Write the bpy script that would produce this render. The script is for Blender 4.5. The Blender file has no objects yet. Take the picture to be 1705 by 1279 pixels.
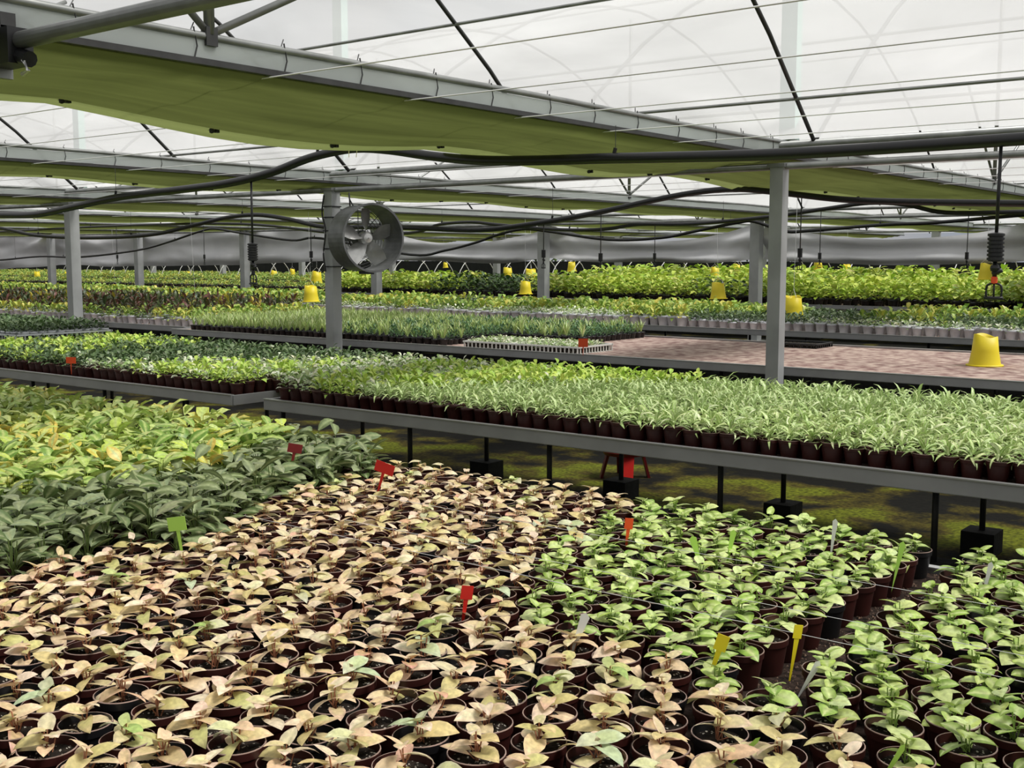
import bpy, math, random
import numpy as np
from mathutils import Vector, noise as mnoise
random.seed(7)
rng = np.random.default_rng(11)
PI = math.pi
S = bpy.context.scene
COL = S.collection

# ------------------------------------------------------------------ camera
EYE = 1.65
F_PX = 1904.9; PITCH = math.radians(6.276); YAW = math.radians(38.0)
cam_d = bpy.data.cameras.new('camera'); cam = bpy.data.objects.new('camera', cam_d); COL.objects.link(cam)
cam.location = (0, 0, EYE); cam.rotation_euler = (PI/2 - PITCH, 0, YAW)
cam_d.sensor_width = 36; cam_d.lens = 36*F_PX/1705; cam_d.clip_end = 400; cam_d.clip_start = 0.05
S.camera = cam

# ------------------------------------------------------------------ world, sun, exposure
W = bpy.data.worlds.new('world'); S.world = W; W.use_nodes = True
nt = W.node_tree; nt.nodes.clear()
out = nt.nodes.new('ShaderNodeOutputWorld'); bg = nt.nodes.new('ShaderNodeBackground')
tc = nt.nodes.new('ShaderNodeTexCoord'); nz = nt.nodes.new('ShaderNodeTexNoise'); rp = nt.nodes.new('ShaderNodeValToRGB')
nz.inputs['Scale'].default_value = 2.2; nz.inputs['Detail'].default_value = 5
rp.color_ramp.elements[0].position = .33; rp.color_ramp.elements[0].color = (.52, .66, .86, 1)
rp.color_ramp.elements[1].position = .45; rp.color_ramp.elements[1].color = (.93, .95, 1, 1)
nt.links.new(tc.outputs['Generated'], nz.inputs['Vector']); nt.links.new(nz.outputs['Fac'], rp.inputs['Fac'])
nt.links.new(rp.outputs['Color'], bg.inputs['Color']); nt.links.new(bg.outputs['Background'], out.inputs['Surface'])
bg.inputs['Strength'].default_value = 0.5
sd = bpy.data.lights.new('sun', 'SUN'); sd.energy = 10.0; sd.angle = math.radians(20); sd.color = (1, .97, .92)
so = bpy.data.objects.new('sun', sd); COL.objects.link(so); so.rotation_euler = Vector((.50, .18, .85)).to_track_quat('Z', 'Y').to_euler()
S.view_settings.view_transform = 'Standard'; S.view_settings.look = 'None'
S.view_settings.gamma = 1; S.view_settings.use_curve_mapping = False
S.view_settings.exposure = -0.28
S.cycles.max_bounces = 8; S.cycles.diffuse_bounces = 4; S.cycles.transmission_bounces = 4
S.cycles.glossy_bounces = 2; S.cycles.transparent_max_bounces = 10
S.cycles.use_denoising = True

# ------------------------------------------------------------------ helpers
def lin(c): 
    c = c/255
    return c/12.92 if c <= .04045 else ((c+.055)/1.055)**2.4
def rgb(r, g, b): return (lin(r), lin(g), lin(b))
_st, _ct = math.sin(YAW), math.cos(YAW); _sp, _cp = math.sin(PITCH), math.cos(PITCH)
FW = np.array([-_st*_cp, _ct*_cp, -_sp]); RT = np.array([_ct, _st, 0.]); UP = np.cross(RT, FW)
def proj(P):
    q = np.array(P) - np.array([0, 0, EYE]); w = q@FW
    return 852.5+F_PX*(q@RT)/max(w, 1e-4), 639.5-F_PX*(q@UP)/max(w, 1e-4), w
def _ray(u, v): return FW*F_PX+RT*(u-852.5)+UP*(639.5-v)
def onY(u, v, Y): r = _ray(u, v); return tuple(np.array([0, 0, EYE])+r*(Y/r[1]))
def onX(u, v, X): r = _ray(u, v); return tuple(np.array([0, 0, EYE])+r*(X/r[0]))
def onZ(u, v, z): r = _ray(u, v); return tuple(np.array([0, 0, EYE])+r*((z-EYE)/r[2]))

def pmat(name, col, rough=.6, metal=0., noise=0., nscale=8., bump=0., spec=.5, col2=None):
    m = bpy.data.materials.new(name); m.use_nodes = True; n = m.node_tree; p = n.nodes['Principled BSDF']
    p.inputs['Roughness'].default_value = rough; p.inputs['Metallic'].default_value = metal
    p.inputs['Specular IOR Level'].default_value = spec
    p.inputs['Base Color'].default_value = (*col, 1)
    if noise or bump or col2:
        t = n.nodes.new('ShaderNodeTexCoord'); g = n.nodes.new('ShaderNodeNewGeometry')
        x = n.nodes.new('ShaderNodeTexNoise'); x.inputs['Scale'].default_value = nscale; x.inputs['Detail'].default_value = 6
        n.links.new(g.outputs['Position'], x.inputs['Vector'])
        r = n.nodes.new('ShaderNodeValToRGB'); r.color_ramp.elements[0].position = .35; r.color_ramp.elements[1].position = .65
        c2 = col2 or tuple(max(0, c*(1-noise)) for c in col)
        r.color_ramp.elements[0].color = (*c2, 1); r.color_ramp.elements[1].color = (*col, 1)
        n.links.new(x.outputs['Fac'], r.inputs['Fac']); n.links.new(r.outputs['Color'], p.inputs['Base Color'])
        if bump:
            b = n.nodes.new('ShaderNodeBump'); b.inputs['Strength'].default_value = bump; b.inputs['Distance'].default_value = .02
            n.links.new(x.outputs['Fac'], b.inputs['Height']); n.links.new(b.outputs['Normal'], p.inputs['Normal'])
    return m

def film_mat(name, col, transp, transl, nscale=1.5, amount=.25, gloss=.05, stretch=(1, 1, 1)):
    """thin plastic: part clear, part milky, a little reflection; dirt and creases change how milky it is"""
    m = bpy.data.materials.new(name); m.use_nodes = True; n = m.node_tree; n.nodes.clear()
    o = n.nodes.new('ShaderNodeOutputMaterial'); tp = n.nodes.new('ShaderNodeBsdfTransparent'); tl = n.nodes.new('ShaderNodeBsdfTranslucent')
    df = n.nodes.new('ShaderNodeBsdfDiffuse'); m1 = n.nodes.new('ShaderNodeMixShader'); m2 = n.nodes.new('ShaderNodeMixShader')
    g = n.nodes.new('ShaderNodeNewGeometry'); mp = n.nodes.new('ShaderNodeMapping'); mp.inputs['Scale'].default_value = stretch
    x = n.nodes.new('ShaderNodeTexNoise'); x.inputs['Scale'].default_value = nscale; x.inputs['Detail'].default_value = 5; x.inputs['Distortion'].default_value = .8
    r = n.nodes.new('ShaderNodeValToRGB'); r.color_ramp.elements[0].position = .3; r.color_ramp.elements[1].position = .72
    r.color_ramp.elements[0].color = (*[c*(1-amount) for c in col], 1); r.color_ramp.elements[1].color = (*col, 1)
    n.links.new(g.outputs['Position'], mp.inputs['Vector']); n.links.new(mp.outputs['Vector'], x.inputs['Vector']); n.links.new(x.outputs['Fac'], r.inputs['Fac'])
    for s in (tp, tl, df): n.links.new(r.outputs['Color'], s.inputs['Color'])
    m1.inputs['Fac'].default_value = transl; n.links.new(df.outputs[0], m1.inputs[1]); n.links.new(tl.outputs[0], m1.inputs[2])
    m2.inputs['Fac'].default_value = transp; n.links.new(m1.outputs[0], m2.inputs[1]); n.links.new(tp.outputs[0], m2.inputs[2])
    n.links.new(m2.outputs[0], o.inputs['Surface'])
    return m

def leaf_mat():
    m = bpy.data.materials.new('leaf_surface'); m.use_nodes = True; n = m.node_tree; p = n.nodes['Principled BSDF']
    a = n.nodes.new('ShaderNodeAttribute'); a.attribute_name = 'Col'
    x = n.nodes.new('ShaderNodeTexNoise'); x.inputs['Scale'].default_value = 90; x.inputs['Detail'].default_value = 3
    tcn = n.nodes.new('ShaderNodeTexCoord'); n.links.new(tcn.outputs['Object'], x.inputs['Vector'])
    mr = n.nodes.new('ShaderNodeMapRange'); mr.inputs[1].default_value = .3; mr.inputs[2].default_value = .7; mr.inputs[3].default_value = .78; mr.inputs[4].default_value = 1.18
    n.links.new(x.outputs['Fac'], mr.inputs[0])
    mx = n.nodes.new('ShaderNodeVectorMath'); mx.operation = 'SCALE'; n.links.new(a.outputs['Color'], mx.inputs[0]); n.links.new(mr.outputs[0], mx.inputs['Scale'])
    n.links.new(mx.outputs[0], p.inputs['Base Color']); p.inputs['Roughness'].default_value = .42; p.inputs['Specular IOR Level'].default_value = .45
    t = n.nodes.new('ShaderNodeBsdfTranslucent'); n.links.new(mx.outputs[0], t.inputs['Color'])
    ms = n.nodes.new('ShaderNodeMixShader'); ms.inputs[0].default_value = .18
    o = n.nodes['Material Output']; n.links.new(p.outputs[0], ms.inputs[1]); n.links.new(t.outputs[0], ms.inputs[2]); n.links.new(ms.outputs[0], o.inputs['Surface'])
    return m

def soil_mat():
    m = pmat('potting_soil', (.010, .008, .006), .95, 0, 0, 60, .8, .2, col2=(.028, .02, .015))
    n = m.node_tree; p = n.nodes['Principled BSDF']
    v = n.nodes.new('ShaderNodeTexVoronoi'); v.inputs['Scale'].default_value = 260
    g = n.nodes.new('ShaderNodeNewGeometry'); n.links.new(g.outputs['Position'], v.inputs['Vector'])
    sp = n.nodes.new('ShaderNodeSeparateColor'); n.links.new(v.outputs['Color'], sp.inputs[0])
    gt = n.nodes.new('ShaderNodeMath'); gt.operation = 'GREATER_THAN'; gt.inputs[1].default_value = .94; n.links.new(sp.outputs[0], gt.inputs[0])
    mix = n.nodes.new('ShaderNodeMix'); mix.data_type = 'RGBA'
    old = p.inputs['Base Color'].links[0].from_socket
    n.links.new(gt.outputs[0], mix.inputs['Factor']); n.links.new(old, mix.inputs['A']); mix.inputs['B'].default_value = (.45, .42, .36, 1)
    n.links.new(mix.outputs['Result'], p.inputs['Base Color'])
    return m

def moss_mat():
    m = pmat('mossy_ground', rgb(98, 104, 22), .95, 0, 0, 1.9, .9, .2, col2=rgb(15, 14, 8))
    n = m.node_tree; p = n.nodes['Principled BSDF']; r = [x for x in n.nodes if x.type == 'VALTORGB'][0]
    r.color_ramp.elements[0].position = .45; r.color_ramp.elements[1].position = .62
    e = r.color_ramp.elements.new(.54); e.color = (*rgb(74, 66, 20), 1)
    # moss gives way to darker ground behind the second bench and all beyond
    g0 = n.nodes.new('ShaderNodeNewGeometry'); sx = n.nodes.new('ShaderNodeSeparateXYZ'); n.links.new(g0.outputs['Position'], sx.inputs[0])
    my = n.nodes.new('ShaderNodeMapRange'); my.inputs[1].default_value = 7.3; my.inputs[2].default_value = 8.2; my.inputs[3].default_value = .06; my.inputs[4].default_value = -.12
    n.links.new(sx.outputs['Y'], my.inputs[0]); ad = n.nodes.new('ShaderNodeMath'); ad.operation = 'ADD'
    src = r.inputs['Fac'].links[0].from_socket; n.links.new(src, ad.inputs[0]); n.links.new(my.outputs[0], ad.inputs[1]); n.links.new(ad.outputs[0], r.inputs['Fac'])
    x = n.nodes.new('ShaderNodeTexNoise'); x.inputs['Scale'].default_value = 35; x.inputs['Detail'].default_value = 6
    g = n.nodes.new('ShaderNodeNewGeometry'); n.links.new(g.outputs['Position'], x.inputs['Vector'])
    mr = n.nodes.new('ShaderNodeMapRange'); mr.inputs[1].default_value = .35; mr.inputs[2].default_value = .65; mr.inputs[3].default_value = .35; mr.inputs[4].default_value = 1.35
    n.links.new(x.outputs['Fac'], mr.inputs[0])
    s = n.nodes.new('ShaderNodeVectorMath'); s.operation = 'SCALE'; n.links.new(r.outputs['Color'], s.inputs[0]); n.links.new(mr.outputs[0], s.inputs['Scale'])
    n.links.new(s.outputs[0], p.inputs['Base Color'])
    return m

M = dict(
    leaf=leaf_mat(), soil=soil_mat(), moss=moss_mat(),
    pot=pmat('maroon_plastic', rgb(62, 26, 22), .45, 0, .35, 12), rim=pmat('worn_pot_rim', rgb(168, 142, 130), .4, 0, .45, 25),
    black=pmat('black_plastic', rgb(22, 22, 24), .4), hose=pmat('black_pipe', rgb(20, 20, 22), .38),
    whitepot=pmat('grey_white_plastic', rgb(214, 216, 222), .5, 0, .2, 10),
    rail=pmat('grey_aluminium', rgb(164, 164, 166), .45, .25, .15, 5), railt=pmat('bright_metal_lip', rgb(205, 205, 205), .3, .7),
    galv=pmat('galvanised_steel', rgb(150, 152, 150), .42, .55, .3, 6), dark=pmat('dark_steel', rgb(70, 70, 70), .5, .5, .3, 9),
    post=pmat('post_steel', rgb(172, 174, 174), .5, .2, .2, 3), mat=pmat('bench_mat', rgb(196, 176, 164), .95, 0, 0, 11, .5, .1, col2=rgb(128, 100, 96)),
    matd=pmat('soiled_bench_mat', rgb(60, 48, 42), .95, 0, 0, 40, .6, .1, col2=rgb(20, 17, 15)),
    yellow=pmat('yellow_plastic', rgb(228, 208, 34), .5), red=pmat('red_plastic', rgb(200, 30, 22), .45), orange=pmat('orange_plastic', rgb(235, 84, 34), .5),
    redd=pmat('deep_red_plastic', rgb(110, 14, 18), .5), white=pmat('white_plastic', rgb(225, 225, 220), .5), lime=pmat('lime_plastic', rgb(170, 215, 90), .5),
    wire=pmat('pale_wire', rgb(215, 215, 215), .4), concrete=pmat('dark_block', rgb(38, 38, 34), .9, 0, .4, 20, .3),
    curtain=pmat('grey_curtain', rgb(214, 214, 216), .8, 0, .12, 1.2), netting=pmat('dark_netting', rgb(30, 34, 26), .9, 0, .4, 3),
    fan=pmat('fan_metal', rgb(120, 122, 122), .45, .5, .3, 9), fanin=pmat('fan_blade_metal', rgb(205, 205, 203), .3, .6, .2, 14, .2),
    film=film_mat('roof_film', (.86, .865, .872), .50, .56, 1.1, .2, stretch=(.35, 1, 1)),
    band=film_mat('gutter_film', (.80, .83, .82), .25, .8, 2.5, .15, stretch=(1, .4, 1)),
    hem=film_mat('olive_hem', rgb(140, 150, 92), .04, .6, 2.2, .2, stretch=(3, .25, 1)),
    olive=film_mat('olive_cloth', rgb(112, 120, 68), .02, .45, 2.2, .35, stretch=(3, .25, 1)),
)

def new_mesh(name, V, F, mats, mi=None, C=None, smooth=False):
    me = bpy.data.meshes.new(name); V = np.asarray(V, float)
    if isinstance(F, np.ndarray) and F.ndim == 2:          # all quads, fast path
        k = len(F); w = F.shape[1]
        me.vertices.add(len(V)); me.vertices.foreach_set('co', V.ravel())
        me.loops.add(k*w); me.loops.foreach_set('vertex_index', F.ravel().astype(np.int32))
        me.polygons.add(k); me.polygons.foreach_set('loop_start', np.arange(0, k*w, w, dtype=np.int32))
        me.update(calc_edges=True)
    else:
        me.from_pydata([tuple(v) for v in V], [], [tuple(int(i) for i in f) for f in F])
    for m in mats: me.materials.append(m)
    if mi is not None: me.polygons.foreach_set('material_index', np.asarray(mi, dtype=np.int32))
    if C is not None:
        a = me.color_attributes.new('Col', 'FLOAT_COLOR', 'POINT')
        a.data.foreach_set('color', np.hstack([np.asarray(C), np.ones((len(C), 1))]).astype(np.float32).ravel())
    if smooth: me.polygons.foreach_set('use_smooth', np.ones(len(me.polygons), dtype=bool))
    me.update(); return me

class MB:
    """collects boxes, tubes and lathes; build() links them as one mesh object"""
    def __init__(s): s.V = []; s.F = []; s.I = []; s.mats = []
    def _m(s, m):
        if m not in s.mats: s.mats.append(m)
        return s.mats.index(m)
    def add(s, V, F, m):
        k = len(s.V); i = s._m(m); s.V += [tuple(v) for v in V]; s.F += [tuple(a+k for a in f) for f in F]; s.I += [i]*len(F); return s
    def box(s, x0, x1, y0, y1, z0, z1, m):
        V = [(x, y, z) for x in (x0, x1) for y in (y0, y1) for z in (z0, z1)]
        return s.add(V, [(0, 1, 3, 2), (4, 6, 7, 5), (0, 4, 5, 1), (2, 3, 7, 6), (0, 2, 6, 4), (1, 5, 7, 3)], m)
    def tube(s, pts, r, m, n=8, caps=True):
        pts = [Vector(p) for p in pts]; V = []; F = []; up = Vector((0, 0, 1))
        rs = r if isinstance(r, (list, tuple)) else [r]*len(pts)
        for i, p in enumerate(pts):
            t = (pts[min(i+1, len(pts)-1)]-pts[max(i-1, 0)]).normalized()
            a = t.cross(up)
            if a.length < .05: a = t.cross(Vector((1, 0, 0)))
            a.normalize(); b = t.cross(a)
            for k in range(n): V.append(p+(a*math.cos(2*PI*k/n)+b*math.sin(2*PI*k/n))*rs[i])
        for i in range(len(pts)-1):
            for k in range(n): F.append((i*n+k, i*n+(k+1) % n, (i+1)*n+(k+1) % n, (i+1)*n+k))
        if caps: F.append(tuple(range(n-1, -1, -1))); F.append(tuple((len(pts)-1)*n+k for k in range(n)))
        return s.add(V, F, m)
    def lathe(s, prof, m, n=24, c=(0, 0, 0), axis=None, mfun=None):
        V = []; k = len(prof)
        for (r, z) in prof:
            for j in range(n): V.append(Vector((r*math.cos(2*PI*j/n), r*math.sin(2*PI*j/n), z)))
        if axis is not None:
            q = Vector((0, 0, 1)).rotation_difference(Vector(axis)); V = [q@v for v in V]
        V = [v+Vector(c) for v in V]
        for i in range(k-1):
            F = [(j, (j+1) % n, n+(j+1) % n, n+j) for j in range(n)]
            s.add(V[i*n:(i+2)*n], F, mfun(i) if mfun else m)
        return s
    def build(s, name, parent=None, loc=(0, 0, 0), smooth=False):
        o = bpy.data.objects.new(name, new_mesh(name, s.V, s.F, s.mats, s.I, smooth=smooth)); COL.objects.link(o); o.location = loc
        if parent is not None: o.parent = parent
        return o

def tag(o, label=None, cat=None, group=None, kind=None):
    if label: o['label'] = label
    if cat: o['category'] = cat
    if group: o['group'] = group
    if kind: o['kind'] = kind
    return o
def empty(name, loc, rz=0):
    o = bpy.data.objects.new(name, None); COL.objects.link(o); o.location = loc; o.rotation_euler = (0, 0, rz); o.empty_display_size = .05; return o
def link(name, me, parent=None, loc=(0, 0, 0), rz=0, sc=1):
    o = bpy.data.objects.new(name, me); COL.objects.link(o); o.location = loc; o.rotation_euler = (0, 0, rz); o.scale = (sc, sc, sc)
    if parent is not None: o.parent = parent
    return o
def smooth_path(pts, k=6):
    P = [np.array(p, float) for p in pts]; P = [2*P[0]-P[1]]+P+[2*P[-1]-P[-2]]; out = []
    for i in range(1, len(P)-2):
        for j in range(k):
            t = j/k; a, b, c, d = P[i-1:i+3]
            out.append(tuple(.5*((2*b)+(-a+c)*t+(2*a-5*b+4*c-d)*t*t+(-a+3*b-3*c+d)*t**3)))
    out.append(tuple(P[-2])); return out
ONES = 'zeroth first second third fourth fifth sixth seventh eighth ninth tenth eleventh twelfth thirteenth fourteenth fifteenth sixteenth seventeenth eighteenth nineteenth'.split()
CARD = 'zero one two three four five six seven eight nine'.split()
TENS = ['', '', 'twenty', 'thirty', 'forty', 'fifty', 'sixty', 'seventy', 'eighty', 'ninety']
def ordinal(n):
    if n < 20: return ONES[n]
    if n >= 200: return 'two-hundred-'+(ordinal(n-200) if n > 200 else 'th')
    if n >= 100: return 'hundred-and-'+(ordinal(n-100) if n > 100 else 'zeroth')
    t, o = divmod(n, 10)
    return TENS[t][:-1]+'ieth' if o == 0 else TENS[t]+'-'+ONES[o]

# ------------------------------------------------------------------ structure
BZ = .70                       # bench surface
EAVE = 2.60; RISE = 2.7
def roofz(y): # arched bays 12 m wide, ridges along X at Y = 3, 15, 27, 39
    s = ((y+3) % 12-6)/6
    return EAVE+RISE*(1-s*s)
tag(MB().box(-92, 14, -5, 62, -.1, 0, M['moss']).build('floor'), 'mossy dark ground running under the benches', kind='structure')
for b in range(4):
    y0 = -3+12*b; V = []; F = []; ny = 24; nx = 54; xs = np.linspace(-86, 10, nx+1)
    for i, x in enumerate(xs):
        for j in range(ny+1):
            y = y0+12*j/ny; z = roofz(y if j < ny else y-1e-6)+.03
            z += .012*mnoise.noise(Vector((x*.9, y*1.5, 0)))
            V.append((x, y, z))
    for i in range(nx):
        for j in range(ny): a = i*(ny+1)+j; F.append((a, a+1, a+ny+2, a+ny+1))
    o = bpy.data.objects.new('ceiling', new_mesh('ceiling', V, F, [M['film']], smooth=True)); COL.objects.link(o)
    tag(o, 'milky plastic film of an arched greenhouse bay', kind='structure')
# dark netting wall low at the far side, and end wall
tag(MB().box(-88, 12, 45, 45.05, 0, 1.5, M['netting']).build('wall_back'), 'low dark netting wall at the far side', kind='structure')
tag(MB().box(-88.05, -88, -5, 45, 0, 1.5, M['netting']).build('wall_left'), 'low dark netting wall at the far end', kind='structure')

XC = [-4.2-5.4*k for k in range(-2, 16)]
ordn = lambda k: ordinal(k)
# roof arches at each column and midway
for b in range(4):
    for i in range(30):
        X = -3.9+2.7-2.7*i; near = b == 0
        pts = [(X, -3+12*b+.02+11.96*j/14, roofz(-3+12*b+.02+11.96*j/14)-.01) for j in range(15)]
        o = MB().tube(pts, .019, M['dark'], 6).build('roof_arch', smooth=True)
        tag(o, ['', 'near bay: ', '', ''][0]+f'dark steel arch pipe under the film of roof bay {["one","two","three","four"][b]}, {ordn(i+1)} along', 'roof arch', 'arched roof pipes')
# purlins along X on the slopes
for b in range(4):
    for q, dy in enumerate((.42, 1.35, 3.4, 8.6, 10.65, 11.62)):
        y = -3+12*b+dy
        if b == 0 and dy < 8: continue
        o = MB().tube([(9, y, roofz(y)-.035), (-86, y, roofz(y)-.035)], .014, M['galv'], 6).build('purlin_pipe')
        tag(o, f'thin steel purlin pipe along the roof, {ordn(q+1)} of bay {["one","two","three","four"][b]}', 'purlin pipe', 'purlin pipes')
# eave gutters (pipes) and chords in each post row
for ri, Y in enumerate((9, 21, 33)):
    o = MB().tube([(9, Y, EAVE-.02), (-86, Y, EAVE-.02)], .035, M['galv'], 10).build('eave_pipe', smooth=True)
    tag(o, f'steel eave pipe above the {ordn(ri+1)} row of posts', 'eave pipe')
    o = MB().tube([(9, Y, 2.41), (-86, Y, 2.41)], .030, M['galv'], 10).build('chord_pipe', smooth=True)
    tag(o, f'steel tie pipe across the tops of the {ordn(ri+1)} row of posts', 'tie pipe')
# posts
def post(X, Y, w, label, group=None):
    r = empty('support_post', (X, Y, 0)); tag(r, label, 'post', group)
    b = MB(); b.box(-w/2, w/2, -w/2, w/2, .02, 2.40, M['post']); b.build('post_shaft', r, smooth=False)
    MB().box(-w/2-.02, w/2+.02, -w/2-.02, w/2+.02, 2.40, 2.43, M['galv']).build('cap_plate', r)
    MB().box(-w, w, -w, w, 0, .02, M['galv']).build('base_plate', r)
    return r
post(-4.2, 9, .115, 'grey steel post rising behind the empty stretch of bench')
post(-9.6, 9, .13, 'grey steel post carrying the round fan')
post(-14.9, 9, .145, 'grey steel post beyond the fan, standing by the white trays of plants')
for k, X in enumerate((-20.2, -25.5)): post(X, 9, .13, f'grey steel post in the near row, {ordn(k+2)} beyond the fan post')
for k, X in enumerate((-4.9, -10.25, -15.5, -20.8, -26.0, -31.1, -36.1, -41.5)):
    post(X, 21, .2, f'grey steel post of the second row, {ordn(k+1)} along')
for k in range(9):
    post(-5.3-5.3*k, 33, .2, f'grey steel post of the third row, {ordn(k+1)} along')
# pale upright above each near post, behind the film
for k, X in enumerate((-4.2, -9.6, -14.9)):
    o = MB().box(X-.07, X+.07, 9.12, 9.22, 2.64, 4.9, pmat('pale_upright_paint', rgb(150, 176, 168), .5) if k == 0 else bpy.data.materials['pale_upright_paint']).build('roof_upright')
    tag(o, f'pale upright seen through the roof film above the {["first","fan","third"][k]} post', 'upright')

# shade cloth, film band and truss at each column, along Y
for k, X in enumerate(XC):
    where = 'crossing overhead' if k == 2 else f'number {CARD[k] if k < 10 else ordinal(k)} along the roof'
    X0 = X; y0, y1 = (-2.5, 43)
    if X0 > 3: continue
    nm = {2: 'closest over the benches'}.get(k, f'{ordinal(k-1) if k > 2 else "nearer"} line away from the closest one')
    # cloth
    r = empty('shade_cloth', (X, 0, 0)); tag(r, f'olive shade cloth drawn back under the roof, {nm}', 'shade cloth', 'drawn back olive shade cloths')
    ys = np.arange(y0, y1, .35 if k < 7 else .9); wf, zf = (1, 1) if k == 2 else (.55, .8)
    prof = [(dx*wf, dz*zf) for dx, dz in [(0, .0), (-.05, -.02), (-.22, -.045), (-.42, -.035), (-.62, -.07), (-.82, -.06), (-1.0, -.085), (-1.06, -.07)]]
    hem = [(dx*wf, dz*zf) for dx, dz in [(-1.06, -.07), (-1.09, -.085), (-1.13, -.08), (-1.2, -.10)]]
    def cpos(dx, dz, y):
        a = .03*math.sin(y*1.9+k)+.03*mnoise.noise(Vector((y*.6, k*3.1+dx*2, 2)))
        return (dx+1.2*a*abs(dx)**3, y, 2.49+dz-.05*(1-((y % 3)/1.5-1)**2)*abs(dx)+a*.5*abs(dx))
    def sheet(pr, ph):
        V = []; F = []; n = len(pr)
        for i, y in enumerate(ys):
            for dx, dz in pr: V.append(cpos(dx, dz, y))
        for i in range(len(ys)-1):
            for j in range(n-1): p = i*n+j; F.append((p, p+1, p+n+1, p+n))
        return V, F
    V, F = sheet(prof, 0); link('cloth_sheet', new_mesh('cloth_sheet', V, F, [M['olive']], smooth=True), r)
    V, F = sheet(hem, 0); hm = link('hem', new_mesh('hem', V, F, [M['hem']], smooth=True), r)
    if k in (2, 3):
        for q in range(22 if k == 2 else 14):
            y = 2.2+q*.93
            p = cpos(-1.07*wf, -.075*zf, y)
            MB().lathe([(.004, -.024), (.013, -.02), (.014, .002), (.004, .006)], M['black'], 8, p).box(p[0]-.012, p[0]+.012, y+.02, y+.045, p[2]-.018, p[2]+.006, M['black']).build('clip', r)
    # film band with dark lower rail and upper pipe
    r = empty('gutter_band', (X, 0, 0)); tag(r, f'pale overhead plastic band with rail, {nm}', 'roof band', 'overhead plastic bands')
    MB().box(-.004, .004, y0, y1, 2.515, 2.60 if k < 5 else 2.56, M['band']).build('film_strip', r)
    MB().box(-.02, .02, y0, y1, 2.485, 2.512, M['dark']).build('lower_rail', r)
    pts = [(0, y, 2.615+.006*math.sin(y*1.4)) for y in np.arange(y0, y1, .5)]
    MB().tube(pts, .018, M['galv'], 8).build('upper_pipe', r, smooth=True)
    if k in (2, 3):
        for q in range(30 if k == 2 else 20):
            y = 1.0+q*.52+.1*random.random()
            MB().tube([(.012, y, 2.49), (.014, y+.02, 2.56), (.012, y+.005, 2.64)], .004, M['dark'], 5).tube([(.0, y, 2.63), (-.02, y+.03, 2.665)], .003, M['dark'], 4).build('clip', r)
    # truss webs at the middle of each bay
    for b in range(4):
        ym = 3.23+12*b
        r = empty('truss_web', (X, ym, 2.62)); tag(r, f'three-strut truss web, {nm}, bay {["one","two","three","four"][b]}', 'truss web', 'roof truss webs')
        MB().tube([(0, 0, 0), (0, 0, roofz(ym)-2.66)], .024, M['galv'], 8).build('strut', r, smooth=True)
        MB().tube([(0, 0, 0), (0, -1.25, .85*1.25)], .016, M['galv'], 8).build('strut', r, smooth=True)
        MB().tube([(0, 0, 0), (0, 2.6, .5*2.6)], .018, M['galv'], 8).build('strut', r, smooth=True)
        MB().box(-.02, .02, -.03, .03, -.05, .03, M['dark']).build('node_plate', r)
# curtain support wires along X
for q, y in enumerate((3.55, 4.5, 5.45, 6.4, 7.3, 8.2, 10.2, 11.2, 12.2, 13.2)):
    o = MB().tube([(7, y, 2.465)]+[(x, y, 2.475) for x in XC[2:]], .0035, M['wire'], 4).build('support_wire')
    tag(o, f'thin pale wire stretched under the roof, {ordn(q+1)} from the near end', 'wire')
# drive shaft close overhead with its bracket
r = empty('drive_shaft', (-4.2, 2.3, 2.45)); tag(r, 'thick steel drive shaft ending in a black bracket under the near roof band', 'drive shaft')
MB().tube([(-.02, 0, 0), (9, 0, 0)], .032, M['galv'], 16).build('shaft', r, smooth=True)
MB().box(-.06, .10, -.05, .05, -.085, .045, M['black']).tube([(.0, 0, -.03), (.16, 0, -.075)], .03, M['black'], 10).box(-.05, .02, -.03, .03, .04, .11, M['dark']).build('bracket', r)
b = MB().box(-.09, -.06, -.055, .055, -.12, .10, M['galv']); b.build('bolt_plate', r)
MB().tube([(.15, -.02, -.08), (.18, -.02, -.12), (.14, -.02, -.13)], .009, M['railt'], 6).build('hook', r)
# dangling cords under the near cloth
for u, v0, v1, w in ((575, 160, 262, 6), (597, 185, 262, -4)):
    p0 = onY(u, v0, 5.4); p1 = onY(u+w, v1, 5.4)
    o = MB().tube(smooth_path([p0, ((p0[0]+p1[0])/2+.012, 5.4, (p0[2]+p1[2])/2), p1]), .003, pmat('straw_cord', rgb(190, 190, 130), .7), 4).build('cord')
    tag(o, f'{"longer" if w > 0 else "shorter"} pale cord dangling below the near olive cloth', 'cord')

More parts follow.
